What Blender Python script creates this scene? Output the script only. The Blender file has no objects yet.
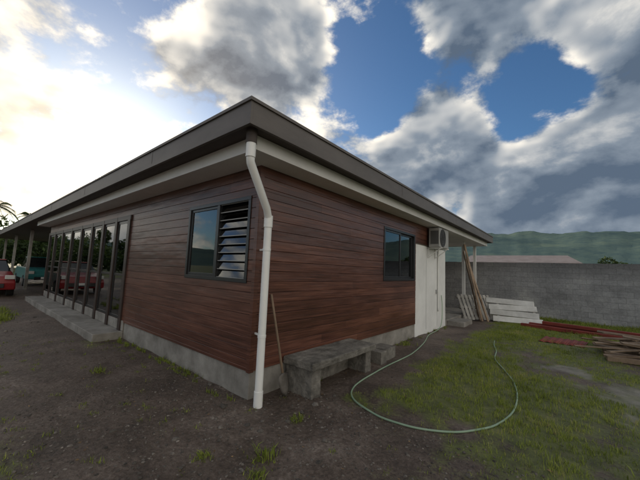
import bpy, math, random
import numpy as np
from mathutils import Vector, Matrix, noise as mn
random.seed(7); rng=np.random.default_rng(7)
S=bpy.context.scene; COL=S.collection
rad=math.radians
S.view_settings.view_transform='Standard'; S.view_settings.look='None'; S.view_settings.exposure=0

# ------------------------------------------------------------------ helpers
class MB:
    def __init__(s): s.v=[];s.f=[];s.m=[];s.t=[]
    def quad(s,pts,mi=0,tone=.5):
        n=len(s.v); s.v+= [tuple(p) for p in pts]; s.f.append(tuple(range(n,n+len(pts)))); s.m.append(mi); s.t.append(tone)
    def box(s,x0,x1,y0,y1,z0,z1,mi=0,tone=.5):
        s.obox(((x0+x1)/2,(y0+y1)/2,(z0+z1)/2),(abs(x1-x0),abs(y1-y0),abs(z1-z0)),None,mi,tone)
    def obox(s,c,size,M=None,mi=0,tone=.5):
        n=len(s.v); c=Vector(c)
        for i in range(8):
            p=Vector(((-.5,.5)[i&1]*size[0],(-.5,.5)[(i>>1)&1]*size[1],(-.5,.5)[(i>>2)&1]*size[2]))
            if M is not None: p=M@p
            s.v.append(tuple(p+c))
        for q in ((0,2,3,1),(4,5,7,6),(0,1,5,4),(2,6,7,3),(0,4,6,2),(1,3,7,5)):
            s.f.append(tuple(n+k for k in q)); s.m.append(mi); s.t.append(tone)
    def beam(s,a,b,w,h,mi=0,tone=.5,roll=0):
        a=Vector(a);b=Vector(b);d=b-a;L=d.length
        q=d.to_track_quat('X','Z').to_matrix()@Matrix.Rotation(roll,3,'X')
        s.obox((a+b)/2,(L,w,h),q,mi,tone)
    def tube(s,pts,r,seg=10,mi=0,caps=True,tone=.5):
        pts=[Vector(p) for p in pts]; rs=r if isinstance(r,(list,tuple)) else [r]*len(pts)
        n0=len(s.v); up=None
        for i,p in enumerate(pts):
            d=(pts[min(i+1,len(pts)-1)]-pts[max(i-1,0)]).normalized()
            if up is None:
                up=Vector((0,0,1)) if abs(d.z)<.9 else Vector((1,0,0))
            a=d.cross(up).normalized(); up=a.cross(d).normalized()
            for k in range(seg):
                t=2*math.pi*k/seg
                s.v.append(tuple(p+(a*math.cos(t)+up*math.sin(t))*rs[i]))
        for i in range(len(pts)-1):
            for k in range(seg):
                k2=(k+1)%seg
                s.f.append((n0+i*seg+k,n0+i*seg+k2,n0+(i+1)*seg+k2,n0+(i+1)*seg+k)); s.m.append(mi); s.t.append(tone)
        if caps:
            s.f.append(tuple(n0+k for k in range(seg))[::-1]); s.m.append(mi); s.t.append(tone)
            s.f.append(tuple(n0+(len(pts)-1)*seg+k for k in range(seg))); s.m.append(mi); s.t.append(tone)
    def build(s,name,mats,parent=None,bevel=0,smooth=False,seg=2):
        me=bpy.data.meshes.new(name); me.from_pydata(s.v,[],s.f)
        for m in mats: me.materials.append(m)
        me.polygons.foreach_set('material_index',s.m)
        a=me.attributes.new('tone','FLOAT','FACE'); a.data.foreach_set('value',s.t)
        me.update()
        if smooth: me.shade_smooth()
        o=bpy.data.objects.new(name,me); COL.objects.link(o)
        if parent: o.parent=parent
        if bevel:
            b=o.modifiers.new('bevel','BEVEL'); b.width=bevel; b.segments=seg; b.limit_method='ANGLE'; b.angle_limit=rad(40)
        return o
def empty(name):
    o=bpy.data.objects.new(name,None); COL.objects.link(o); return o
def np_mesh(name,V,F,mat,attr=None,smooth=False,parent=None):
    me=bpy.data.meshes.new(name); k=F.shape[1]
    me.vertices.add(len(V)); me.vertices.foreach_set('co',V.astype(np.float32).ravel())
    me.loops.add(F.size); me.loops.foreach_set('vertex_index',F.astype(np.int32).ravel())
    me.polygons.add(len(F)); me.polygons.foreach_set('loop_start',np.arange(0,F.size,k,dtype=np.int32))
    me.update(calc_edges=True); me.materials.append(mat)
    if attr is not None:
        a=me.attributes.new('tone','FLOAT','POINT'); a.data.foreach_set('value',attr.astype(np.float32))
    if smooth: me.shade_smooth()
    else: me.shade_flat()
    o=bpy.data.objects.new(name,me); COL.objects.link(o)
    if parent: o.parent=parent
    return o
def spline(P,n=8):
    P=[Vector(p) for p in P]; out=[]
    for i in range(len(P)-1):
        a=P[max(i-1,0)];b=P[i];c=P[i+1];d=P[min(i+2,len(P)-1)]
        for k in range(n):
            t=k/n; out.append(.5*((2*b)+(c-a)*t+(2*a-5*b+4*c-d)*t*t+(3*b-a-3*c+d)*t**3))
    out.append(P[-1]); return out

# ------------------------------------------------------------------ materials
class NT:
    def __init__(s,name):
        s.mat=bpy.data.materials.new(name); s.mat.use_nodes=True; s.nt=s.mat.node_tree
        s.b=s.nt.nodes['Principled BSDF']; s.out=s.nt.nodes['Material Output']
    def n(s,t,**kw):
        x=s.nt.nodes.new(t)
        for k,v in kw.items():
            if k in x.inputs: x.inputs[k].default_value=v
            else: setattr(x,k,v)
        return x
    def l(s,a,b): s.nt.links.new(a,b)
def ramp(m,fac,stops):
    r=m.n('ShaderNodeValToRGB'); e=r.color_ramp.elements
    while len(e)>1: e.remove(e[-1])
    e[0].position=stops[0][0]; e[0].color=(*stops[0][1],1)
    for p,c in stops[1:]:
        x=e.new(p); x.color=(*c,1)
    m.l(fac,r.inputs[0]); return r.outputs[0]
def coords(m,scale=(1,1,1)):
    tc=m.n('ShaderNodeTexCoord'); mp=m.n('ShaderNodeMapping'); mp.inputs['Scale'].default_value=scale
    m.l(tc.outputs['Object'],mp.inputs[0]); return mp.outputs[0]
def noisetex(m,vec,scale,detail=4,rough=.6,dist=0):
    x=m.n('ShaderNodeTexNoise'); x.inputs['Scale'].default_value=scale; x.inputs['Detail'].default_value=detail
    x.inputs['Roughness'].default_value=rough; x.inputs['Distortion'].default_value=dist
    m.l(vec,x.inputs['Vector']); return x.outputs['Fac']
def bump(m,h,strength=.3,dist=.01,prev=None):
    b=m.n('ShaderNodeBump'); b.inputs['Strength'].default_value=strength; b.inputs['Distance'].default_value=dist
    m.l(h,b.inputs['Height'])
    if prev is not None: m.l(prev,b.inputs['Normal'])
    return b.outputs[0]
def mixc(m,f,a,b,mode='MIX'):
    x=m.n('ShaderNodeMix'); x.data_type='RGBA'; x.blend_type=mode
    for s,v in ((0,f),(6,a),(7,b)):
        if hasattr(v,'links'): m.l(v,x.inputs[s])
        elif s==0: x.inputs[0].default_value=v
        else: x.inputs[s].default_value=(*v,1)
    return x.outputs[2]
def mth(m,op,a,b=None,c=None,clamp=False):
    x=m.n('ShaderNodeMath'); x.operation=op; x.use_clamp=clamp
    for i,v in enumerate((a,b,c)):
        if v is None: continue
        if hasattr(v,'links'): m.l(v,x.inputs[i])
        else: x.inputs[i].default_value=v
    return x.outputs[0]
def simple(name,c1,c2,scale=6,rough=.7,bs=.2,bd=.004,stretch=(1,1,1),metal=0,fine=None,spec=.5,tonemix=0):
    m=NT(name); v=coords(m,stretch); f=noisetex(m,v,scale,5,.65)
    col=ramp(m,f,[(.3,c1),(.7,c2)])
    if tonemix:
        at=m.n('ShaderNodeAttribute'); at.attribute_name='tone'
        t=mth(m,'MULTIPLY_ADD',at.outputs['Fac'],tonemix,1-tonemix/2)
        vm=m.n('ShaderNodeVectorMath'); vm.operation='SCALE'; m.l(col,vm.inputs[0]); m.l(t,vm.inputs['Scale']); col=vm.outputs[0]
    m.l(col,m.b.inputs['Base Color'])
    m.b.inputs['Roughness'].default_value=rough; m.b.inputs['Metallic'].default_value=metal
    m.b.inputs['Specular IOR Level'].default_value=spec
    if bs:
        f2=noisetex(m,v,fine or scale*6,3,.7); m.l(bump(m,f2,bs,bd),m.b.inputs['Normal'])
    return m.mat
# siding
m=NT('stained_timber_siding'); v=coords(m,(.7,.7,30)); g=noisetex(m,v,1.7,5,.72,.3)
v2=coords(m,(.5,.5,1.6)); g2=noisetex(m,v2,1.3,3,.6)
at=m.n('ShaderNodeAttribute'); at.attribute_name='tone'
ff=mth(m,'ADD',mth(m,'MULTIPLY',g,.85),mth(m,'MULTIPLY',at.outputs['Fac'],.13))
ff=mth(m,'ADD',ff,mth(m,'MULTIPLY_ADD',g2,.42,-.21))
c=ramp(m,ff,[(.3,(.046,.019,.013)),(.46,(.092,.036,.024)),(.6,(.155,.064,.042)),(.8,(.25,.118,.08))])
m.l(c,m.b.inputs['Base Color'])
m.l(mth(m,'MULTIPLY_ADD',g,.25,.2),m.b.inputs['Roughness'])
n1=bump(m,g,.2,.003); n2=bump(m,g2,.4,.05,n1); m.l(n2,m.b.inputs['Normal']); SID=m.mat
CONC=simple('rough_concrete',(.15,.137,.12),(.34,.32,.29),2.5,.9,.6,.01)
CONCD=simple('weathered_concrete',(.06,.055,.047),(.25,.232,.205),5,.92,.9,.015)
ROOFM=simple('roof_flashing_metal',(.085,.072,.064),(.13,.112,.10),1.3,.5,.08,.01,(1,1,3),.0)
ROOFD=simple('soffit_dark',(.055,.043,.038),(.08,.063,.055),2,.7,.1)
WHITE=simple('white_painted_board',(.70,.69,.67),(.82,.81,.79),1.6,.5,.08,.003)
WALLW=simple('white_render',(.66,.66,.65),(.82,.82,.81),1.2,.8,.25,.004)
PVC=simple('white_pvc',(.72,.72,.69),(.83,.83,.81),2,.3,.03,.002)
BLK=simple('black_aluminium',(.012,.012,.013),(.022,.022,.024),4,.32,0)
POST=simple('dark_stained_post',(.02,.012,.01),(.045,.025,.02),4,.4,.2)
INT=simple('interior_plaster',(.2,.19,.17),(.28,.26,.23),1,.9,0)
CURT=simple('pale_curtain',(.5,.48,.44),(.68,.65,.6),2,.9,.6,.03,(9,9,.3),fine=2)
WOODO=simple('weathered_timber',(.12,.08,.05),(.36,.26,.18),2.2,.8,.5,.004,(1,1,1),fine=40,tonemix=.9)
WOODG=simple('grey_timber',(.22,.21,.19),(.44,.42,.39),3,.85,.5,.004,tonemix=.6)
PANW=simple('dirty_white_boards',(.50,.49,.46),(.76,.75,.72),2.5,.75,.3,.004,tonemix=.3)
REDST=simple('red_primed_steel',(.16,.026,.018),(.28,.045,.03),3,.6,.3,.004)
HOSE=simple('pale_green_hose',(.20,.30,.20),(.30,.40,.28),3,.4,0)
ACW=simple('ac_casing_paint',(.28,.275,.26),(.36,.355,.34),3,.5,0)
METAL=simple('steel_blade',(.08,.07,.06),(.17,.155,.14),9,.6,.3,metal=.4)
STONE=simple('gravel_stone',(.05,.042,.035),(.20,.175,.15),9,.95,.4,.004,tonemix=1.0)
TYRE=simple('tyre_rubber',(.012,.012,.012),(.02,.02,.02),5,.8,0)
LITTER=simple('dry_leaf',(.10,.06,.03),(.26,.17,.08),9,.8,0,tonemix=.8)
m=NT('window_glass'); lw=m.n('ShaderNodeFresnel',IOR=1.5); gl=m.n('ShaderNodeBsdfGlossy'); gl.inputs['Roughness'].default_value=.02; gl.inputs['Color'].default_value=(.9,.93,.95,1)
tr=m.n('ShaderNodeBsdfTransparent'); tr.inputs['Color'].default_value=(.4,.42,.43,1); mx=m.n('ShaderNodeMixShader')
m.l(mth(m,'MULTIPLY_ADD',lw.outputs[0],1.2,.04,clamp=True),mx.inputs[0]); m.l(tr.outputs[0],mx.inputs[1]); m.l(gl.outputs[0],mx.inputs[2]); m.l(mx.outputs[0],m.out.inputs[0]); GLASS=m.mat
# block wall
m=NT('block_wall_render'); tc=m.n('ShaderNodeTexCoord'); sx=m.n('ShaderNodeSeparateXYZ'); m.l(tc.outputs['Object'],sx.inputs[0])
cx=m.n('ShaderNodeCombineXYZ'); m.l(mth(m,'ADD',sx.outputs[0],sx.outputs[1]),cx.inputs[0]); m.l(sx.outputs[2],cx.inputs[1])
br=m.n('ShaderNodeTexBrick'); m.l(cx.outputs[0],br.inputs['Vector'])
for k,vv in (('Scale',1),('Mortar Size',.014),('Mortar Smooth',.8),('Brick Width',.4),('Row Height',.2)): br.inputs[k].default_value=vv
br.inputs['Color1'].default_value=(.44,.44,.44,1); br.inputs['Color2'].default_value=(.58,.58,.58,1); br.inputs['Mortar'].default_value=(.30,.30,.30,1)
v=coords(m); f1=noisetex(m,v,.9,6,.7); f2=noisetex(m,v,14,4,.8)
base=ramp(m,f1,[(.3,(.17,.17,.175)),(.5,(.28,.28,.285)),(.72,(.42,.415,.405))])
col=mixc(m,.6,base,br.outputs['Color'],'OVERLAY')
st=ramp(m,mth(m,'ADD',mth(m,'MULTIPLY',sx.outputs[2],.36),mth(m,'MULTIPLY',f1,.35)),[(.72,(1,1,1)),(.98,(.5,.49,.48))])
col=mixc(m,1.0,col,st,'MULTIPLY'); col=mixc(m,.5,col,ramp(m,f2,[(.3,(.3,.3,.3)),(.7,(.75,.75,.75))]),'OVERLAY')
m.l(col,m.b.inputs['Base Color']); m.b.inputs['Roughness'].default_value=.95
n1=bump(m,br.outputs['Color'],.5,.02); m.l(bump(m,f2,.7,.02,n1),m.b.inputs['Normal']); BLOCK=m.mat
# ground
m=NT('yard_ground'); v=coords(m); at=m.n('ShaderNodeAttribute'); at.attribute_name='tone'
a2=m.n('ShaderNodeAttribute'); a2.attribute_name='wet'
f1=noisetex(m,v,1.2,5,.7,.4); f2=noisetex(m,v,24,5,.8); f3=noisetex(m,v,5,4,.7)
soil=ramp(m,mth(m,'ADD',mth(m,'MULTIPLY',f1,.5),mth(m,'MULTIPLY',f2,.5)),[(.36,(.034,.024,.017)),(.46,(.085,.060,.045)),(.55,(.15,.113,.09)),(.68,(.30,.245,.205))])
gr=ramp(m,f3,[(.3,(.065,.08,.018)),(.55,(.14,.165,.04)),(.8,(.25,.235,.085))])
gm=ramp(m,mth(m,'ADD',at.outputs['Fac'],mth(m,'MULTIPLY_ADD',f2,.9,-.45)),[(.35,(0,0,0)),(.6,(1,1,1))])
col=mixc(m,mth(m,'MULTIPLY',gm,.85),soil,gr)
wf=mth(m,'MULTIPLY',a2.outputs['Fac'],mth(m,'MULTIPLY_ADD',f3,1.6,-.1,clamp=True))
col=mixc(m,wf,col,(.27,.25,.22))
m.l(col,m.b.inputs['Base Color'])
m.l(mth(m,'MULTIPLY_ADD',f1,.6,.33),m.b.inputs['Roughness'])
m.b.inputs['Specular IOR Level'].default_value=.45
n1=bump(m,f2,.9,.025); m.l(bump(m,f3,.5,.06,n1),m.b.inputs['Normal']); GROUND=m.mat
def leafmat(name,stops,trans=.25,rough=.6):
    m=NT(name); at=m.n('ShaderNodeAttribute'); at.attribute_name='tone'
    c=ramp(m,at.outputs['Fac'],stops); m.l(c,m.b.inputs['Base Color']); m.b.inputs['Roughness'].default_value=rough
    m.b.inputs['Specular IOR Level'].default_value=.3
    t=m.n('ShaderNodeBsdfTranslucent'); m.l(c,t.inputs[0]); x=m.n('ShaderNodeMixShader'); x.inputs[0].default_value=trans
    m.l(m.b.outputs[0],x.inputs[1]); m.l(t.outputs[0],x.inputs[2]); m.l(x.outputs[0],m.out.inputs[0]); return m.mat
GRASS=leafmat('grass_blades',[(0,(.12,.145,.028)),(.35,(.25,.31,.05)),(.7,(.36,.40,.085)),(1,(.48,.41,.19))],.35)
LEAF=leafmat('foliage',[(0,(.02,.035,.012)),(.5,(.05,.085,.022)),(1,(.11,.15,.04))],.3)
m=NT('hazed_hill_forest'); v=coords(m,(1,1,1)); f=noisetex(m,v,.02,6,.75); f2=noisetex(m,v,.0025,4,.6)
c=ramp(m,mth(m,'ADD',mth(m,'MULTIPLY',f,.6),mth(m,'MULTIPLY',f2,.4)),[(.34,(.075,.118,.128)),(.5,(.108,.158,.148)),(.66,(.155,.205,.165))])  # bluish aerial haze is put into these base colours
m.l(c,m.b.inputs['Base Color']); m.b.inputs['Roughness'].default_value=1; m.b.inputs['Specular IOR Level'].default_value=0
m.l(bump(m,f,.4,8),m.b.inputs['Normal']); HILL=m.mat

# ------------------------------------------------------------------ camera
H=rad(39.5);P=rad(5.7);R=rad(2.3)
fwd=Vector((-math.sin(H)*math.cos(P),math.cos(H)*math.cos(P),math.sin(P)))
r0=Vector((math.cos(H),math.sin(H),0));u0=r0.cross(fwd)
r=r0*math.cos(R)+u0*math.sin(R);u=u0*math.cos(R)-r0*math.sin(R)
cam=bpy.data.cameras.new('camera'); cam.sensor_width=36; cam.lens=16.875; cam.clip_end=9000; cam.clip_start=.05
co=bpy.data.objects.new('camera',cam); COL.objects.link(co); S.camera=co
M=Matrix((r,u,-fwd)).transposed().to_4x4(); M.translation=Vector((2.945,-2.356,1.55)); co.matrix_world=M

# ------------------------------------------------------------------ sun + sky
SAZ=rad(77); SEL=rad(12.2)
sd=Vector((-math.sin(SAZ)*math.cos(SEL),math.cos(SAZ)*math.cos(SEL),math.sin(SEL)))
sl=bpy.data.lights.new('sun','SUN'); sl.energy=3.2; sl.angle=rad(.6); sl.color=(1,.86,.66)
so=bpy.data.objects.new('sun',sl); COL.objects.link(so); so.rotation_euler=(-sd).to_track_quat('-Z','Y').to_euler()
w=bpy.data.worlds.new('World'); S.world=w; w.use_nodes=True
w.cycles.sampling_method='MANUAL'; w.cycles.sample_map_resolution=512
m=NT.__new__(NT); m.nt=w.node_tree; m.nt.nodes.clear()
out=m.n('ShaderNodeOutputWorld'); bg=m.n('ShaderNodeBackground'); bg.inputs[1].default_value=.14; m.l(bg.outputs[0],out.inputs[0])
sky=m.n('ShaderNodeTexSky'); sky.sky_type='NISHITA'; sky.sun_disc=False; sky.sun_elevation=SEL; sky.sun_rotation=-SAZ; sky.altitude=10; sky.air_density=1.0; sky.dust_density=.6; sky.ozone_density=2.5
tc=m.n('ShaderNodeTexCoord'); nrm=m.n('ShaderNodeVectorMath'); nrm.operation='NORMALIZE'; m.l(tc.outputs['Generated'],nrm.inputs[0]); D=nrm.outputs[0]
def vdot(vec):
    x=m.n('ShaderNodeVectorMath'); x.operation='DOT_PRODUCT'; m.l(D,x.inputs[0]); x.inputs[1].default_value=vec; return x.outputs['Value']
def dirv(az,el): az=rad(az);el=rad(el); return (-math.sin(az)*math.cos(el),math.cos(az)*math.cos(el),math.sin(el))
def blob(az,el,wd,wt):
    mr=m.n('ShaderNodeMapRange'); mr.interpolation_type='SMOOTHSTEP'; m.l(vdot(dirv(az,el)),mr.inputs[0])
    mr.inputs[1].default_value=math.cos(rad(wd)); mr.inputs[2].default_value=1; mr.inputs[3].default_value=0; mr.inputs[4].default_value=wt; return mr.outputs[0]
bias=None
for bl in [(30,35,12,-.27),(40,48,9,-.10),(3,27,8,-.2),(78,38,8,-.06),(14,43,11,.10),
           (19,22,12,.18),(50,37,12,.14),(0,12,16,.24),(-10,38,13,.16),(95,22,16,.10),(35,13,14,.12),(-14,20,12,.20),(-100,35,60,.16)]:
    b=blob(*bl); bias=b if bias is None else mth(m,'ADD',bias,b)
def cloudnoise(off,scale=3.9,detail=7):
    a=m.n('ShaderNodeVectorMath'); a.operation='ADD'; m.l(D,a.inputs[0]); a.inputs[1].default_value=off
    mp=m.n('ShaderNodeMapping'); mp.inputs['Scale'].default_value=(1,1,1.6); mp.inputs['Location'].default_value=(5.3,2.7,.4); m.l(a.outputs[0],mp.inputs[0])
    return noisetex(m,mp.outputs[0],scale,detail,.60,.12)
n0=cloudnoise((0,0,0)); off=Vector((sd.x*.45,sd.y*.45,.8)).normalized()*.055
nS=cloudnoise(tuple(off),3.9,3)
dens=mth(m,'ADD',n0,bias)
def mr(v,a,b,c=0,d=1):
    x=m.n('ShaderNodeMapRange'); x.interpolation_type='SMOOTHSTEP'; m.l(v,x.inputs[0])
    for i,k in enumerate((a,b,c,d)): x.inputs[i+1].default_value=k
    return x.outputs[0]
alpha=mr(dens,.40,.54); thick=mr(dens,.46,.74)
lit=mth(m,'MULTIPLY_ADD',mth(m,'SUBTRACT',n0,nS),3.9,.48)
gd=vdot(tuple(sd))
g=mth(m,'MAXIMUM',gd,0)
anti=mth(m,'MAXIMUM',mth(m,'MULTIPLY',gd,-1),0)
near=mth(m,'POWER',g,5)
sh=mth(m,'MULTIPLY',lit,mth(m,'MULTIPLY_ADD',thick,-.52,1.0))
sh=mth(m,'ADD',sh,mth(m,'MULTIPLY_ADD',thick,-.08,.02))
sh=mth(m,'ADD',sh,mth(m,'MULTIPLY',near,.30))
sh=mth(m,'ADD',sh,mth(m,'MULTIPLY',anti,.75),clamp=True)
ccol=ramp(m,sh,[(0,(.75,1.05,1.5)),(.3,(1.75,2.1,2.55)),(.55,(4.0,4.1,4.15)),(.8,(7.2,6.8,6.1)),(1,(9.2,8.5,7.2))])
skyc=mixc(m,1.0,sky.outputs[0],(.64,.84,1.02),'MULTIPLY')
col=mixc(m,alpha,skyc,ccol)
def addglow(col,pw,c):
    p=mth(m,'POWER',g,pw); x=m.n('ShaderNodeVectorMath'); x.operation='SCALE'; x.inputs[0].default_value=c; m.l(p,x.inputs['Scale'])
    y=m.n('ShaderNodeVectorMath'); y.operation='ADD'; m.l(col,y.inputs[0]); m.l(x.outputs[0],y.inputs[1]); return y.outputs[0]
col=addglow(col,7,(2.0,1.45,.75)); col=addglow(col,40,(5.5,4.2,2.2)); col=addglow(col,400,(24,21,14)); col=addglow(col,9000,(250,220,170))
m.l(col,bg.inputs[0])

# ------------------------------------------------------------------ ground
def fbm(x,y,s,o=4,seed=0): return mn.fractal(Vector((x*s+seed,y*s-seed,seed*.37)),1.0,2.0,o)
def sstep(a,b,t):
    t=min(max((t-a)/(b-a),0),1); return t*t*(3-2*t)
def gz(x,y):
    return .024*fbm(x,y,.9,3,3)+.009*fbm(x,y,6,3,9)
def gmask(x,y):
    n=fbm(x,y,.8,4,5)*.46+fbm(x,y,3,3,8)*.36
    a=sstep(.5,1.4,x)*sstep(.2,1.4,y-.12*x)       # right hand lawn
    a*=1-.6*sstep(3.2,5,y)*sstep(1.2,.8,abs(x-3.2))*sstep(7,5,y)
    b=.34*sstep(-1.0,-2.2,y-.3*x)*sstep(2,-1,x)     # weeds on the yard
    c=.58*sstep(1.3,2.6,x)*sstep(-1.5,-.1,y)
    return max(0,min(1,max(a*.84,b,c)+n*(.95 if a>.1 else .75)))
def wetm(x,y):
    a=0
    for (px,py,r_) in ((3.6,3.5,.5),(4.2,3.1,.5),(2.9,4.5,.3),(4.6,4.4,.6),(3.3,2.7,.3)):
        a=max(a,sstep(r_,.2*r_,math.hypot(x-px,(y-py)*.8)+.35*fbm(x,y,2.5,4,4)))
    return a
def axis(lo,hi,st,far):
    a=list(np.arange(lo,hi+1e-6,st)); d=st; p=hi; q=lo; A=[];B=[]
    while p<far:
        d*=1.22; p+=d; q-=d; A.append(p); B.append(q)
    return np.array(B[::-1]+a+A)
X=axis(-8,6.5,.055,4500); Y=axis(-4.2,12,.055,4500)
nx,ny=len(X),len(Y); V=np.zeros((nx*ny,3)); T=np.zeros(nx*ny); Wt=np.zeros(nx*ny)
k=0
for j in range(ny):
    for i in range(nx):
        x=X[i];y=Y[j]
        if -60<x<60 and -60<y<60:
            V[k]=(x,y,gz(x,y)); T[k]=gmask(x,y) if (x>-30) else .6
            if 1.8<x<6 and 2<y<6: Wt[k]=wetm(x,y)
        else: V[k]=(x,y,0); T[k]=.7
        k+=1
ii,jj=np.meshgrid(np.arange(nx-1),np.arange(ny-1)); a=(jj*nx+ii).ravel()
F=np.stack([a,a+1,a+nx+1,a+nx],1)
go=np_mesh('ground',V,F,GROUND,T,True)
wa=go.data.attributes.new('wet','FLOAT','POINT'); wa.data.foreach_set('value',Wt.astype(np.float32))

def blades(name,pts,hmin,hmax,wd,mat,lean=.6):
    n=len(pts); P=np.array(pts); ang=rng.uniform(0,2*np.pi,n); h=rng.uniform(hmin,hmax,n)*P[:,3]; wv=wd*rng.uniform(.6,1.3,n)*np.sqrt(P[:,3])
    dx=np.cos(ang);dy=np.sin(ang); la=rng.uniform(0,2*np.pi,n); ln=rng.uniform(.1,lean,n)*h
    lx=np.cos(la)*ln; ly=np.sin(la)*ln
    V=np.zeros((n,6,3))
    for k,(hf,wf,lf) in enumerate(((0,1,0),(.55,.8,.35),(1,.12,1))):
        for s_,sg in ((0,-1),(1,1)):
            V[:,k*2+s_,0]=P[:,0]+dx*wv*wf*sg+lx*lf; V[:,k*2+s_,1]=P[:,1]+dy*wv*wf*sg+ly*lf; V[:,k*2+s_,2]=P[:,2]+h*hf*(1-.3*lf*ln/np.maximum(h,1e-5))-.003
    b=np.arange(n)[:,None]*6
    F=np.concatenate([b+np.array([0,1,3,2]),b+np.array([2,3,5,4])],0)
    t=np.repeat(np.clip(P[:,4]+rng.normal(0,.2,n),0,1),6)
    return np_mesh(name,V.reshape(-1,3),F,mat,t)
pts=[]
while len(pts)<140000:
    x=random.uniform(-6,7.5); y=random.uniform(-3.5,12.2)
    if x<.06 and y>-.1: continue
    g_=gmask(x,y)
    if random.random()>max(0,(g_-.28))*1.6: continue
    if 1.8<x<6 and 2<y<6 and wetm(x,y)>.3: continue
    if .0<x<.6 and .4<y<3.2: continue
    z=gz(x,y); tn=.45+.45*fbm(x,y,1.5,2,2); sc=.4+.9*g_
    for q in range(random.randint(3,9)):
        xx=x+random.gauss(0,.025);yy=y+random.gauss(0,.025)
        if xx<.05 and yy>-.05: continue
        pts.append((xx,yy,z,sc,tn))
blades('grass',pts,.018,.058,.0027,GRASS)
pts=[]
for (x,y,s_) in [(.95,-.55,1.0),(1.1,-.75,.7),(.6,-.9,.6),(-5.5,-1.9,1.2),(.15,2.25,1.2),(.2,4.0,1.0),(2.6,.3,1),(3.4,1.2,1),(.7,.1,.7),(-2.2,-.9,.8)]+[(random.uniform(-12,-7),random.uniform(-2.5,-1.2),1.6) for _ in range(24)]+[(random.uniform(.6,7),random.uniform(11.6,12.3),1.5) for _ in range(60)]+[(random.uniform(3,6),random.uniform(8.4,9.3),1.2) for _ in range(14)]:
    for q in range(90):
        pts.append((x+random.gauss(0,.06*s_),y+random.gauss(0,.06*s_),gz(x,y),s_*random.uniform(.6,1.2),.3))
for i in range(70):
    if random.random()<.5: x,y=random.uniform(-4,-.1),-.03-abs(random.gauss(0,.06))
    else: x,y=.04+abs(random.gauss(0,.06)),random.uniform(.1,7.2)
    for q in range(26): pts.append((x+random.gauss(0,.03),y-abs(random.gauss(0,.02)) if x<0 else y,gz(x,y),random.uniform(.4,.9),.25))
for i in range(170):
    x,y=random.uniform(-5,3.2),random.uniform(-2.6,.4)
    if x<.05 and y>-.08: continue
    for q in range(random.randint(6,22)): pts.append((x+random.gauss(0,.025),y+random.gauss(0,.025),gz(x,y),random.uniform(.2,.5),.25))
blades('weed_tuft',pts,.03,.11,.005,GRASS,.9)

t_=(1+5**.5)/2
IV=np.array([(-1,t_,0),(1,t_,0),(-1,-t_,0),(1,-t_,0),(0,-1,t_),(0,1,t_),(0,-1,-t_),(0,1,-t_),(t_,0,-1),(t_,0,1),(-t_,0,-1),(-t_,0,1)])/1.9
IF=np.array([(0,11,5),(0,5,1),(0,1,7),(0,7,10),(0,10,11),(1,5,9),(5,11,4),(11,10,2),(10,7,6),(7,1,8),(3,9,4),(3,4,2),(3,2,6),(3,6,8),(3,8,9),(4,9,5),(2,4,11),(6,2,10),(8,6,7),(9,8,1)])
def stones(name,N,area,smin,smax,mat,pw=3,flat=1):
    Vs=[];Fs=[];Ts=[];k=0
    while k<N:
        x,y=area()
        if x<.03 and y>-.02: continue
        if x>.8 and y>.8 and random.random()<gmask(x,y)*1.1: continue
        s_=smin+(smax-smin)*random.random()**pw
        v=IV*(1+rng.uniform(-.28,.28,(12,1)))*np.array([random.uniform(.7,1.3),random.uniform(.7,1.3),random.uniform(.45,.8)*flat])*s_
        a=random.uniform(0,6.28); c_,s2=math.cos(a),math.sin(a)
        v=v@np.array([[c_,s2,0],[-s2,c_,0],[0,0,1]])+np.array([x,y,gz(x,y)+s_*.05])
        Vs.append(v);Fs.append(IF+12*k);Ts.append(np.full(12,random.random()**1.5));k+=1
    return np_mesh(name,np.concatenate(Vs),np.concatenate(Fs),mat,np.concatenate(Ts))
def area1():
    if random.random()<.6:
        return random.uniform(-1.5,3.2),random.uniform(-2.2,.9)
    return random.uniform(-9,5.5),random.uniform(-4,4)
stones('gravel',16000,area1,.002,.015,STONE,4)
stones('rubble',110,area1,.015,.042,STONE,2)
n=900; V=[];T=[]
for i in range(n):
    x,y=random.uniform(-5,6),random.uniform(-2.5,7)
    if x<.05 and y>-.05: continue
    a=random.uniform(0,6.28); s_=random.uniform(.008,.022); c_,q=math.cos(a)*s_,math.sin(a)*s_; z=gz(x,y)+.01; tl=random.uniform(-.006,.008)
    V+=[(x-c_,y-q,z),(x+q*.45,y-c_*.45,z+tl),(x+c_,y+q,z+.003),(x-q*.45,y+c_*.45,z-tl*.4)]; T+=[random.random()]*4
np_mesh('dry_leaves',np.array(V),np.arange(len(V)).reshape(-1,4),LITTER,np.array(T))

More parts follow.
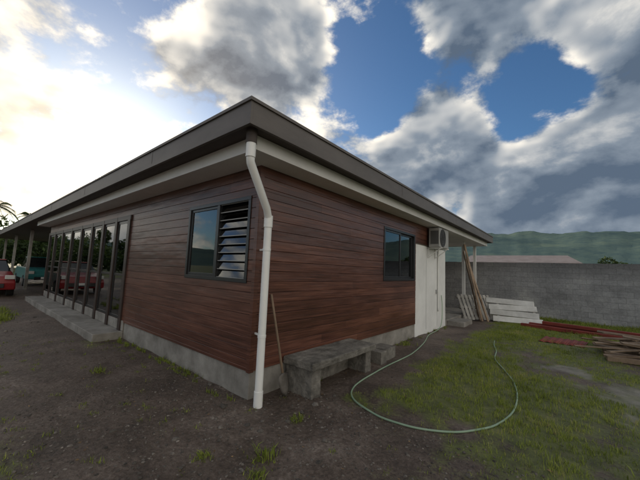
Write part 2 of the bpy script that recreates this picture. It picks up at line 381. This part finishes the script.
# ------------------------------------------------------------------ house
house=empty('timber_clad_house')
ZB=.32; ZT=2.96
XE=-12.7; YE=7.4
winR=(3.28,4.93,1.38,2.52); winL=(-1.70,-.13,1.35,2.46)
DP=[-4.25,-5.05,-6.0,-6.95,-8.0,-9.15,-10.4,-11.6,-12.6]
doors=[(-12.6,-4.25,.36,2.46)]
def siding(mb,axis,lo,hi,openings,z0,z1,face):
    bh=.132; z=z0
    while z<z1-.02:
        zt=min(z+bh-.004,z1)
        iv0=[lo]; s_=lo+random.uniform(1.2,3.9)
        while s_<hi-.5: iv0.append(s_); s_+=5.4
        iv0.append(hi)
        cuts=sorted({z,zt,*[k for o in openings for k in o[2:] if z+.004<k<zt-.004]})
        for i in range(len(iv0)-1):
            tn=random.random(); th=.022+random.uniform(-.0012,.0012)
            for ci in range(len(cuts)-1):
                za,zb=cuts[ci],cuts[ci+1]; zm=(za+zb)/2; iv=[(iv0[i]+(.0006 if i else 0),iv0[i+1])]
                for (a,b,c,d) in openings:
                    if c<zm<d:
                        nv=[]
                        for (p,q) in iv:
                            if b<=p or a>=q: nv.append((p,q))
                            else:
                                if a>p: nv.append((p,a))
                                if b<q: nv.append((b,q))
                        iv=nv
                for (a_,b_) in iv:
                    if b_-a_<.02: continue
                    if axis=='y': mb.box(0,th,a_,b_,za,zb,0,tn)
                    else: mb.box(a_,b_,-th,0,za,zb,0,tn)
        z+=bh
mb=MB(); siding(mb,'y',.0,5.0,[winR],ZB,ZT,1)
siding(mb,'y',5.0,YE,[],2.33,ZT,1)
siding(mb,'x',XE,-.0,[winL]+doors,ZB,ZT,-1)
mb.build('siding',[SID],house,.0025,seg=1)
def panel(mb,axis,lo,hi,z0,z1,openings,t0,t1,mi=0):
    xs=sorted({lo,hi,*[o for op in openings for o in op[:2]]}); zs=sorted({z0,z1,*[o for op in openings for o in op[2:]]})
    for i in range(len(xs)-1):
        for j in range(len(zs)-1):
            a,b,c,d=xs[i],xs[i+1],zs[j],zs[j+1]; mx_,mz=(a+b)/2,(c+d)/2
            if any(o[0]<mx_<o[1] and o[2]<mz<o[3] for o in openings): continue
            if axis=='y': mb.box(t0,t1,a,b,c,d,mi)
            else: mb.box(a,b,t0,t1,c,d,mi)
mb=MB()
panel(mb,'y',.0,5.0,ZB,ZT,[winR],-.15,-.002); panel(mb,'x',XE,-.15,ZB,ZT,[winL]+doors,.002,.15)
mb.build('wall_core',[POST],house)
mb=MB()
mb.box(XE,-.15,YE-.15,YE,ZB,ZT); mb.box(XE,XE+.15,.15,YE-.15,ZB,ZT)
mb.box(-.15,-.002,5.0,YE-.15,2.3,ZT)
mb.box(-4.0,-3.9,.15,YE-.15,ZB,ZT); mb.box(XE+.15,-4.0,3.4,3.5,ZB,ZT); mb.box(-3.9,-.15,2.6,2.7,ZB,ZT)  # partitions added inside to keep the rooms dark behind the glass
mb.build('inner_wall_and_darkening_partition',[INT],house)
mb=MB(); mb.box(-.28,.0,-.0,5.0,-.1,ZB-.004); mb.box(XE,-.28,-.0,.28,-.1,ZB-.004); mb.box(XE+.0,-.28,.28,YE,.1,ZB-.03)
mb.build('foundation',[CONC],house,.006)
mb=MB(); mb.box(-.14,.012,5.004,YE,-.05,2.3); mb.build('white_wall_panel',[WALLW],house,.006)
mb=MB(); mb.box(.013,.017,5.75,5.757,.1,2.25); mb.box(.013,.017,6.62,6.627,.1,2.25); mb.box(.013,.05,6.5,6.53,1.0,1.12)
mb.build('door_joint',[simple('grey_joint',(.35,.35,.35),(.42,.42,.42))],house)
mb=MB(); mb.box(-.03,.030,-.030,-.0225,ZB-.01,ZT); mb.box(.0225,.030,-.0225,.035,ZB-.01,ZT)
mb.build('corner_trim',[SID],house,.002)
# roof
OX=.58; OY=.64; RX=-30; RY=11.95
mb=MB()
z0,z1=2.96,3.2
for (a,b,c,d) in ((RX,OX,-OY,-OY+.03),(OX-.03,OX,-OY+.03,RY),(RX,OX-.03,RY-.03,RY),(RX,RX+.03,-OY+.03,RY-.03)):
    mb.box(a,b,c,d,z0,z1)
e=.018
mb.box(RX-e,OX+e,-OY-e,-OY+.05,z1,z1+.035); mb.box(OX-.05,OX+e,-OY+.05,RY+e,z1,z1+.035)
mb.box(RX,OX+.006,-OY-.006,-OY-.0005,z0,z0+.045); mb.box(OX+.0005,OX+.006,-OY,RY,z0,z0+.045)
for xx in np.arange(RX+3,OX-1,3.6): mb.box(xx,xx+.05,-OY-.003,-OY-.0005,z0+.046,z1)
for yy in np.arange(2.9,RY-1,3.6): mb.box(OX+.0005,OX+.003,yy,yy+.05,z0+.046,z1)
mb.build('roof_fascia',[ROOFM],house,.003)
mb=MB()
zr=z1+.035; hy=(RY-OY)/2; rp=zr+.28
A=(RX,-OY,zr-.02);B=(OX,-OY,zr-.02);C=(OX,RY,zr-.02);Dd=(RX,RY,zr-.02);E=(RX+6,hy,rp);Fp=(OX-6,hy,rp)
for q in ((A,B,Fp,E),(B,C,Fp),(C,Dd,E,Fp),(Dd,A,E)): mb.quad(q)
mb.build('roof_sheet',[ROOFM],house)
mb=MB()
mb.box(RX+.03,OX-.03,-OY+.03,RY-.03,z0+.03,z0+.05,0)
mb.build('eaves_soffit',[ROOFD],house)
mb=MB(); wo=.38; wb=2.825
mb.box(-13,wo,-wo-.02,-wo,wb,2.985); mb.box(wo-.02,wo,-wo,RY-.1,wb,2.985)
mb.box(-13,wo-.02,-wo,-.03,wb,wb+.015); mb.box(.03,wo-.02,-.03,RY-.1,wb,wb+.015)
mb.box(-13,wo-.02,RY-.12,RY-.1,wb,2.985)
mb.build('white_fascia_board',[WHITE],house,.003)
mb=MB(); mb.box(-4.8,.02,YE,RY-.13,2.845,2.87); mb.build('patio_ceiling',[WHITE],house)
mb=MB(); mb.box(-4.0,.0,YE,RY-.4,-.05,.16); mb.box(.0,.5,7.6,8.6,-.05,.14); mb.build('patio_slab',[CONC],house,.01)
mb=MB(); mb.box(-3.9,-3.75,YE,RY-.1,.1,2.84); mb.build('patio_back_wall',[INT],house)
mb=MB(); mb.box(-.11,-.01,9.80,9.90,.16,2.82); mb.box(-.11,-.01,RY-.35,RY-.25,.16,2.82); mb.build('patio_post',[WHITE],house,.004)
mb=MB()
for x in (-18,-24,-29.8): 
    for y in (0,8): mb.box(x,x+.12,y,y+.12,-.05,2.98)
mb.build('carport_post',[WOODG],house,.004)
# windows
def frame(mb,axis,a,b,c,d,w_,t0,t1,mi=0):
    def bx(p,q,z,zz):
        if axis=='y': mb.box(t0,t1,p,q,z,zz,mi)
        else: mb.box(p,q,t0,t1,z,zz,mi)
    bx(a,b,c,c+w_);bx(a,b,d-w_,d);bx(a,a+w_,c+w_,d-w_);bx(b-w_,b,c+w_,d-w_)
mb=MB(); a,b,c,d=winR; frame(mb,'y',a,b,c,d,.05,-.06,.034)
mid=(a+b)/2; frame(mb,'y',a+.05,mid+.03,c+.05,d-.05,.045,-.02,.012); frame(mb,'y',mid-.015,b-.05,c+.05,d-.05,.045,-.055,-.022)
mb.build('side_window_frame',[BLK],house,.003)
mb=MB(); mb.box(-.008,-.003,a+.09,mid-.01,c+.09,d-.09); mb.box(-.042,-.037,mid+.03,b-.09,c+.09,d-.09); mb.build('side_window_glass',[GLASS],house)
mb=MB(); a,b,c,d=winL; ml=-.86
frame(mb,'x',a,b,c,d,.05,-.034,.06); mb.box(ml-.03,ml+.03,-.034,.05,c+.05,d-.05)
frame(mb,'x',a+.05,ml-.03,c+.05,d-.05,.04,-.015,.02)
mb.build('front_window_frame',[BLK],house,.003)
mb=MB(); mb.box(a+.09,ml-.07,.0,.005,c+.09,d-.09)
nl=9; hh=(d-c-.1)/nl
for i in range(nl):
    zc=c+.05+hh*(i+.5); Mx=Matrix.Rotation(rad(72),3,'X')
    mb.obox(((ml+.03+b-.05)/2,.01,zc),(b-.05-ml-.035,hh*1.12,.006),Mx)
mb.build('front_window_glass',[GLASS],house)
mb=MB()
for i in range(nl+1):
    zc=c+.05+hh*i
    mb.box(ml+.03,b-.05,-.012,-.004,zc-.006,zc+.006)
mb.build('louvre_rail',[ACW],house)
mb=MB(); mb.box(-1.62,-.9,.13,.14,1.4,2.42); mb.build('window_curtain',[CURT],house)
# glazed door wall
mb=MB(); fb_=MB(); gb=MB(); cb=MB()
for i,x in enumerate(DP):
    mb.box(x-.09,x+.05,-.055,.012,.15,2.56)
mb.box(XE+.05,DP[0]+.07,-.05,.04,2.46,2.56)
for i in range(len(DP)-1):
    b=DP[i]-.09; a=DP[i+1]+.05; c,d=.36,2.458
    frame(fb_,'x',a,b,c,d,.06,-.025,.012); gb.box(a+.06,b-.06,-.018,-.012,c+.06,d-.06)
    fb_.box(a+.06,b-.06,-.022,.008,1.25,1.30)
    if i in (0,2,3,5):
        n=30; p,q=a+.05,b-.05-.2*(i%2)
        for k in range(n):
            x0=p+(q-p)*k/n;x1=p+(q-p)*(k+1)/n; y0=.07+.022*math.sin(k*1.1);y1=.07+.022*math.sin((k+1)*1.1)
            cb.quad(((x0,y0,c),(x1,y1,c),(x1,y1,d),(x0,y0,d)))
mb.build('veranda_post',[POST],house,.004); fb_.build('glazed_door_frame',[BLK,SID],house,.002); gb.build('glazed_door_glass',[GLASS],house); cb.build('curtain',[CURT],house)
mb=MB(); mb.box(-12.6,-4.1,-.52,-.002,-.05,.148); mb.box(-12.6,-4.1,-.03,-.002,.15,.355); mb.build('door_step',[CONC],house,.012)
# downpipe
mb=MB(); PX,PY=.205,-.015
P=[(.43,-.50,2.97),(.43,-.50,2.72),(.425,-.49,2.64),(PX+.03,PY-.06,2.24),(PX,PY,2.13),(PX,PY,2.0),(PX,PY,-.01)]
mb.tube([P[0],P[1],Vector(P[1])*.6+Vector(P[2])*.4,P[2],P[3],Vector(P[3])*.4+Vector(P[4])*.6,P[4],P[5],P[6]],.045,20)
def collar(a,b,rr): mb.tube([a,b],rr,20)
collar((.43,-.50,2.84),(.43,-.50,2.69),.052); collar((PX,PY,2.17),(PX,PY,2.03),.052); collar((PX,PY,.16),(PX,PY,-.02),.052)
o=mb.build('downpipe',[PVC],house,0,True); 
em=o.modifiers.new('es','EDGE_SPLIT'); em.split_angle=rad(45)
mb=MB(); mb.tube([(.43,-.50,3.0),(.43,-.50,2.84)],.058,20); mb.build('gutter_outlet',[ROOFD],house,0,False)
mb=MB()
for z in (1.75,.75): 
    mb.tube([(PX,PY,z),(PX,PY,z+.03)],.049,20); mb.beam((PX-.04,PY+.02,z+.015),(.02,.03,z+.015),.02,.02)
mb.build('pipe_clip',[PVC],house)

# AC unit
ac=empty('air_conditioner_unit')
mb=MB(); mb.box(.09,.37,5.72,6.52,2.28,2.80); mb.build('casing',[ACW],ac,.015)
mb=MB()
for rr in (.05,.1,.15,.2,.24): 
    mb.tube([(.374,6.0+rr*math.cos(t*math.pi/12),2.54+rr*math.sin(t*math.pi/12)) for t in range(25)],.004,5,caps=False)
for t in range(12): mb.tube([(.374,6.0,2.54),(.374,6.0+.24*math.cos(t*math.pi/6),2.54+.24*math.sin(t*math.pi/6))],.003,4)
for i in range(12): mb.box(.14+i*.018,.148+i*.018,5.714,5.719,2.36,2.72)
mb.build('fan_grille',[BLK],ac)
mb=MB(); mb.tube([(.371,6.0,2.54),(.373,6.0,2.54)],.235,28); mb.build('fan_recess',[simple('fan_dark',(.03,.03,.03),(.05,.05,.05),4,.6,0)],ac)
mb=MB()
for y in (5.85,6.4): mb.box(.022,.40,y,y+.035,2.25,2.279); mb.box(.022,.045,y,y+.035,2.0,2.25); mb.beam((.05,y+.017,2.02),(.36,y+.017,2.26),.02,.02)
mb.build('bracket',[WHITE],ac)
mb=MB(); mb.tube(spline([(.2,6.53,2.45),(.2,6.62,2.4),(.05,6.66,2.3),(.035,6.66,1.4),(.035,6.66,.5)],6),.022,8); mb.build('refrigerant_pipe',[PVC],ac,0,True)

# ------------------------------------------------------------------ yard objects
mb=MB()
def lump(o,amp,sc):
    t=bpy.data.textures.new('t','CLOUDS'); t.noise_scale=sc
    s_=o.modifiers.new('sub','SUBSURF'); s_.subdivision_type='SIMPLE'; s_.levels=s_.render_levels=4
    d_=o.modifiers.new('d','DISPLACE'); d_.texture=t; d_.strength=amp; d_.texture_coords='LOCAL'
mb.box(.05,.56,.5,2.05,.33,.42); mb.box(.07,.52,.54,.72,-.03,.329); mb.box(.07,.50,1.84,2.0,-.03,.329); mb.box(.06,.18,.73,1.83,-.03,.329)
o=mb.build('concrete_bench',[CONCD],None,.012); lump(o,.022,.06)
mb=MB(); mb.box(.12,.46,2.42,2.62,-.02,.19); mb.box(.10,.42,2.66,3.06,-.02,.19); 
o=mb.build('concrete_block',[CONCD],None,.008); lump(o,.01,.05)
sh_=empty('shovel')
tip=Vector((.27,.36,.02)); top=Vector((.045,.24,1.22)); dv=(top-tip).normalized()
mb=MB(); mb.tube([tip+dv*.25,tip+dv*.8,top],[.016,.015,.014],12); mb.build('handle',[WOODO],sh_,0,True)
mb=MB(); side=dv.cross(Vector((1,0,0))).normalized(); nr=side.cross(dv).normalized()
rows=[(0,.02),(.06,.06),(.14,.08),(.24,.08),(.27,.03)]
for (t,wd) in rows:
    for k in range(7):
        q=(k-3)/3; mb.v.append(tuple(tip+dv*t+side*wd*q+nr*.02*(1-q*q)))
for i in range(len(rows)-1):
    for k in range(6): mb.f.append((i*7+k,i*7+k+1,i*7+k+8,i*7+k+7)); mb.m.append(0); mb.t.append(.5)
o=mb.build('blade',[METAL],sh_,0,True); sm=o.modifiers.new('s','SOLIDIFY'); sm.thickness=.003
# hose
hp=[(.05,6.9,.95),(.07,6.85,.5),(.15,6.5,.08),(.17,5.61,0),(.42,4.5,0),(.56,3.43,0),(.58,2.5,0),(.62,1.9,0),(.66,1.26,0),(.86,.90,0),(1.28,.73,0),(1.67,.74,0),(2.0,.95,0),(2.28,1.3,0),(2.42,1.81,0),(2.40,2.41,0),(2.26,3.1,0),(2.07,3.72,0),(1.86,4.3,0),(1.75,5.0,0),(1.60,5.6,0),(1.54,6.2,0)]
pp=spline(hp,8); pp=[Vector((p.x+.02*math.sin(i*.21),p.y,max(p.z,gz(p.x,p.y)+.012))) for i,p in enumerate(pp)]
for _ in range(3):
    pp=[pp[0]]+[(pp[i-1]+pp[i]*2+pp[i+1])/4 for i in range(1,len(pp)-1)]+[pp[-1]]
mb=MB(); mb.tube(pp,.0105,10); mb.build('garden_hose',[HOSE],None,0,True)
mb=MB(); mb.beam((.62,9.50,.0),(.0,9.76,2.72),.12,.035,0,.6,.2); mb.beam((.50,9.68,.0),(.0,9.62,2.45),.09,.035,0,.3,.4); mb.beam((.78,9.6,.0),(.04,9.95,2.2),.07,.045,0,.8)
mb.build('leaning_plank',[WOODO],None,.003)
mb=MB(); a=Vector((.12,9.2,.02)); b=Vector((.98,10.1,.02)); ax=(b-a).normalized(); upv=Vector((-.35,.30,.85)).normalized(); nn=ax.cross(upv).normalized()
Mq=Matrix((ax,upv,nn)).transposed()
for i in range(9): mb.obox(a+ax*(.06+i*.145)+upv*.48+nn*.0,(.095,.96+random.uniform(-.03,.03),.02),Mq,0,random.random())
for t in (.08,.48,.88): mb.obox(a+ax*.62+upv*t-nn*.055,(1.25,.09,.085),Mq,0,random.random())
mb.build('timber_pallet',[WOODG],None,.003)
mb=MB(); a=Vector((.98,9.75,.03)); b=Vector((2.3,9.95,.02)); ax=(b-a).normalized(); upv=Vector((-.12,.55,.75)).normalized(); nn=ax.cross(upv).normalized(); Mq=Matrix((ax,upv,nn)).transposed()
for i in range(4): mb.obox(a+ax*(.62+.05*random.uniform(-1,1)-.06*i)+upv*(.12+i*.235)+nn*.0,(1.42,.21,.03),Mq@Matrix.Rotation(random.uniform(-.03,.03),3,'Z'),0,random.random())
for t in (.1,1.15): mb.obox(a+ax*t+upv*.46-nn*.045,(.07,.95,.05),Mq,0,.2)
mb.build('white_board_panel',[PANW],None,.004)
mb=MB()
for (p,q,w_,h_) in (((1.75,9.5,.06),(6.4,8.75,.06),.12,.10),((1.95,9.75,.07),(6.6,9.0,.07),.14,.12),((2.3,9.65,.18),(6.2,8.95,.17),.12,.09)): mb.beam(p,q,w_,h_)
mb.build('red_steel_beam',[REDST],None,.006)
mb=MB()
n=24
for i in range(n):
    z0=.03+.012*math.sin(i*math.pi/2); z1_=.03+.012*math.sin((i+1)*math.pi/2)
    x0=2.35+.85*i/n;x1=2.35+.85*(i+1)/n
    mb.quad(((x0,7.0,z0),(x1,7.0,z1_),(x1+.1,7.75,z1_+.02),(x0+.1,7.75,z0+.02)))
o=mb.build('red_roofing_sheet',[REDST],None,0,True); sm=o.modifiers.new('s','SOLIDIFY'); sm.thickness=.004
# timber pile
mb=MB()
for i in range(46):
    L=random.uniform(1.0,2.2); ang=random.gauss(rad(20),.45); cx_=random.uniform(4.0,5.6); cy_=random.uniform(6.2,8.0); z=.05+random.random()*.42*(1-abs(cx_-4.8)/1.5)
    d=Vector((math.cos(ang),math.sin(ang),random.uniform(-.10,.10)))*L/2
    mb.beam(Vector((cx_,cy_,z))-d,Vector((cx_,cy_,z))+d,random.uniform(.07,.12),.026,0,random.random(),random.uniform(-.3,.3))
for i in range(5): mb.beam((3.5,6.0+i*.42,.05),(5.4,6.2+i*.42+.15,.05),.1,.09,0,random.random())
mb.build('timber_pile',[WOODO],None,.002)

mb=MB(); xx=-9
while xx<34:
    mb.box(xx,xx+.4,12.5,12.7,-.1,2.18+random.uniform(-.012,.012)); xx+=.4
mb.build('block_wall',[BLOCK],None)
nb=empty('neighbour_house')
mb=MB(); mb.box(-1.2,3.4,18.5,25,0,2.35); mb.build('walls',[WALLW],nb)
mb=MB(); rz=2.42; A=(-2.2,18,rz);B=(3.6,18,rz);C=(3.6,25.5,rz);Dd=(-2.2,25.5,rz);E=(-2.2,20.5,2.98);Fp=(3.0,20.5,2.98)
for q in ((A,B,Fp,E),(B,C,Fp),(C,Dd,E,Fp),(Dd,A,E)): mb.quad(q)
mb.box(-2.2,3.6,17.97,17.999,rz-.14,rz+.01)
mb.build('roof',[simple('faded_roof',(.19,.15,.14),(.28,.24,.23),2,.7,.3,.02)],nb)

# ------------------------------------------------------------------ foliage
def crown(name,centers,n,leaf,mat=LEAF,parent=None):
    C=np.array([c[:3] for c in centers]); Rr=np.array([c[3] for c in centers])
    idx=rng.integers(0,len(C),n)
    d=rng.normal(size=(n,3)); d/=np.linalg.norm(d,axis=1)[:,None]; rr=rng.uniform(.35,1,n)**.5
    P=C[idx]+d*(Rr[idx]*rr)[:,None]
    P[:,2]=np.maximum(P[:,2],.02)
    a=rng.normal(size=(n,3)); a/=np.linalg.norm(a,axis=1)[:,None]; b=np.cross(a,rng.normal(size=(n,3))); b/=np.linalg.norm(b,axis=1)[:,None]
    s_=leaf*rng.uniform(.6,1.4,n)[:,None]
    V=np.stack([P-a*s_,P+b*s_*.45,P+a*s_,P-b*s_*.45],1).reshape(-1,3)
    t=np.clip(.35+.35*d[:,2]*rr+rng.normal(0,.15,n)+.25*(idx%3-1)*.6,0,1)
    F=np.arange(n*4).reshape(-1,4)
    return np_mesh(name,V,F,mat,np.repeat(t,4),parent=parent)
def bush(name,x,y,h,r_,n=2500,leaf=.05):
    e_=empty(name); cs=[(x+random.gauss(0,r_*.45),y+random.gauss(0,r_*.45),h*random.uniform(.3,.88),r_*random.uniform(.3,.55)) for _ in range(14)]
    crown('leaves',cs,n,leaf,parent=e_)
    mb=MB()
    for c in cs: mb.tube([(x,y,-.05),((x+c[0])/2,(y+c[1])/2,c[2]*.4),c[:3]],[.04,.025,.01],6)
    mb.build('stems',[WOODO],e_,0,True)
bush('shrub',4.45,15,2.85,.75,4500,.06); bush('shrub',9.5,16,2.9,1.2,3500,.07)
cs=[]
for i in range(60):
    x=random.uniform(-75,-40); y=random.uniform(-14,14); h=random.uniform(3,6.0)
    for k in range(5): cs.append((x+random.gauss(0,1.2),y+random.gauss(0,1.2),h*random.uniform(.3,.95),random.uniform(.8,1.7)))
crown('distant_trees',cs,60000,.22)
cs=[]
for i in range(46):
    x=random.uniform(-20,70); y=random.uniform(60,95); h=random.uniform(2,3.6)
    for k in range(4): cs.append((x+random.gauss(0,1.6),y+random.gauss(0,1.2),h*random.uniform(.3,.9),random.uniform(.8,1.5)))
crown('hedgerow_trees',cs,26000,.25)
def palm(x,y,h,n=16,L=2.3):
    e_=empty('palm_tree'); mb=MB()
    tp=[(x+.25*math.sin(t*1.6),y+.1*t,h*t) for t in [i/10 for i in range(11)]]
    mb.tube(tp,[.19-.08*i/10 for i in range(11)],10); mb.build('trunk',[WOODG],e_,0,True)
    top=Vector(tp[-1])
    fb=MB()
    for i in range(n):
        az=2*math.pi*i/n+random.uniform(-.2,.2); el=random.uniform(-.1,1.1); d=Vector((math.cos(az),math.sin(az),0)); pts_=[]
        for k in range(13):
            t=k/12; pts_.append(top+d*(L*t*math.cos(el)*(1-.15*t))+Vector((0,0,L*(t*math.sin(el)-.75*t*t))))
        fb.tube(pts_,[.03*(1-.85*k/12) for k in range(13)],5,0,True,.4)
        sd_=Vector((-d.y,d.x,0))
        for k in range(1,12):
            for q in (0,.5):
                p=pts_[k].lerp(pts_[k+1],q); ll=.55*math.sin(math.pi*min(1,(k+q)/12*.9+.12))+.08
                for sg in (-1,1):
                    tip_=p+(sd_*sg*.85+d*.45+Vector((0,0,-.5)))*ll; wv=d*.035
                    fb.quad((p-wv,p+wv,tip_),0,random.uniform(.2,.8))
    fb.build('fronds',[LEAF],e_)
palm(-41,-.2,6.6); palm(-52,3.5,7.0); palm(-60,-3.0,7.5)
# hills
Nh,Mh=420,34; V=np.zeros((Nh*Mh,3))
for i in range(Nh):
    az=rad(-75+200*i/(Nh-1))
    for j in range(Mh):
        t=j/(Mh-1); rr=1100+2400*t
        ridge=250+38*math.sin((az+.3)*1.7)+26*mn.noise(Vector((az*3.1,1.3,0)))+16*mn.noise(Vector((az*11,4,0)))+6*mn.noise(Vector((az*45,2,0)))
        ridge*=.55+.45*sstep(rad(60),rad(20),az)
        z=ridge*1.28*math.sin(min(1,t*1.12)*math.pi/2)**1.3
        z+=z*.11*fbm(rr*math.sin(az),rr*math.cos(az),.003,4,2)+min(1,t*6)*3*fbm(rr*math.sin(az),rr*math.cos(az),.03,3,6)
        V[i*Mh+j]=(-math.sin(az)*rr,math.cos(az)*rr,z-2)
a=(np.arange(Nh-1)[:,None]*Mh+np.arange(Mh-1)[None,:]).ravel(); F=np.stack([a,a+1,a+Mh+1,a+Mh],1)
np_mesh('hills',V,F,HILL,None,True)

# ------------------------------------------------------------------ vehicles
def vehicle(name,cx_,cy_,yaw,L,Wd,prof,cab,paint,wheels,lights=True):
    e_=empty(name); Mz=Matrix.Rotation(yaw,3,'Z')
    def T(p): q=Mz@Vector(p); return (q.x+cx_,q.y+cy_,q.z)
    def loft(pr,w0,w1,zmid,nm,mat,bev):
        mb=MB(); n=len(pr)
        for s_ in (-1,1):
            for (x,z) in pr:
                ww=w0 if z<zmid else w1
                mb.v.append(T((x,s_*ww/2,z)))
        mb.f.append(tuple(range(n))[::-1]);mb.m.append(0);mb.t.append(.5)
        mb.f.append(tuple(range(n,2*n)));mb.m.append(0);mb.t.append(.5)
        for i in range(n):
            j=(i+1)%n; mb.f.append((i,j,n+j,n+i)); mb.m.append(0);mb.t.append(.5)
        return mb.build(nm,[mat],e_,bev,seg=3)
    loft(prof,Wd,Wd*.93,.75,'body',paint,.06)
    loft(cab,Wd*.9,Wd*.72,1.2,'glasshouse',simple('car_glass',(.01,.012,.014),(.02,.022,.024),2,.06,0),.03)
    top=max(z for x,z in cab); xs=[x for x,z in cab if z>top-.05]
    mb=MB(); mb.obox(T(((min(xs)+max(xs))/2,0,top+.012)),(max(xs)-min(xs)+.08,Wd*.735,.04),Mz); mb.build('roof_panel',[paint],e_,.02)
    mb=MB(); hb=MB()
    for x in wheels:
        for s_ in (-1,1):
            mb.tube([T((x,s_*(Wd/2-.19),.31)),T((x,s_*(Wd/2+.01),.31))],.31,24); hb.tube([T((x,s_*(Wd/2),.31)),T((x,s_*(Wd/2+.02),.31))],.19,16)
    mb.build('tyre',[TYRE],e_,.02); hb.build('wheel_rim',[METAL],e_,.01)
    x1=max(x for x,z in prof); mb=MB()
    for s_ in (-1,1): mb.obox(T((x1-.03,s_*(Wd/2-.2),.78)),(.09,.28,.16),Mz)
    mb.build('headlamp',[simple('lamp_lens',(.5,.5,.48),(.6,.6,.58),2,.15,0)],e_,.02)
    mb=MB(); mb.obox(T((x1-.005,0,.45)),(.05,Wd*.6,.16),Mz); mb.obox(T((x1+.012,0,.48)),(.02,.5,.11),Mz,1); mb.build('grille_and_plate',[BLK,WHITE],e_,.01)
hatch=[(-2,.28),(2.0,.28),(2.06,.55),(1.95,.82),(1.0,.98),(-1.85,.98),(-2.05,.75),(-2.05,.45)]
cabh=[(1.05,.93),(.35,1.44),(-1.35,1.44),(-1.85,.95)]
REDP=simple('dark_red_car_paint',(.20,.018,.02),(.24,.022,.025),2,.22,0)
vehicle('parked_car',-16.0,-1.5,0,4.1,1.68,hatch,cabh,REDP,(-1.3,1.3))
TEAL=simple('teal_vehicle_paint',(.03,.16,.17),(.05,.22,.22),2,.3,0)
ute=[(-2.4,.4),(2.3,.4),(2.36,.62),(2.28,.95),(1.35,1.05),(-2.4,1.05),(-2.42,.5)]
cabu=[(1.4,1.0),(.85,1.62),(-.6,1.62),(-.75,1.0)]
vehicle('pickup_truck',-22.1,1.1,0,4.7,1.75,ute,cabu,TEAL,(-1.5,1.5))
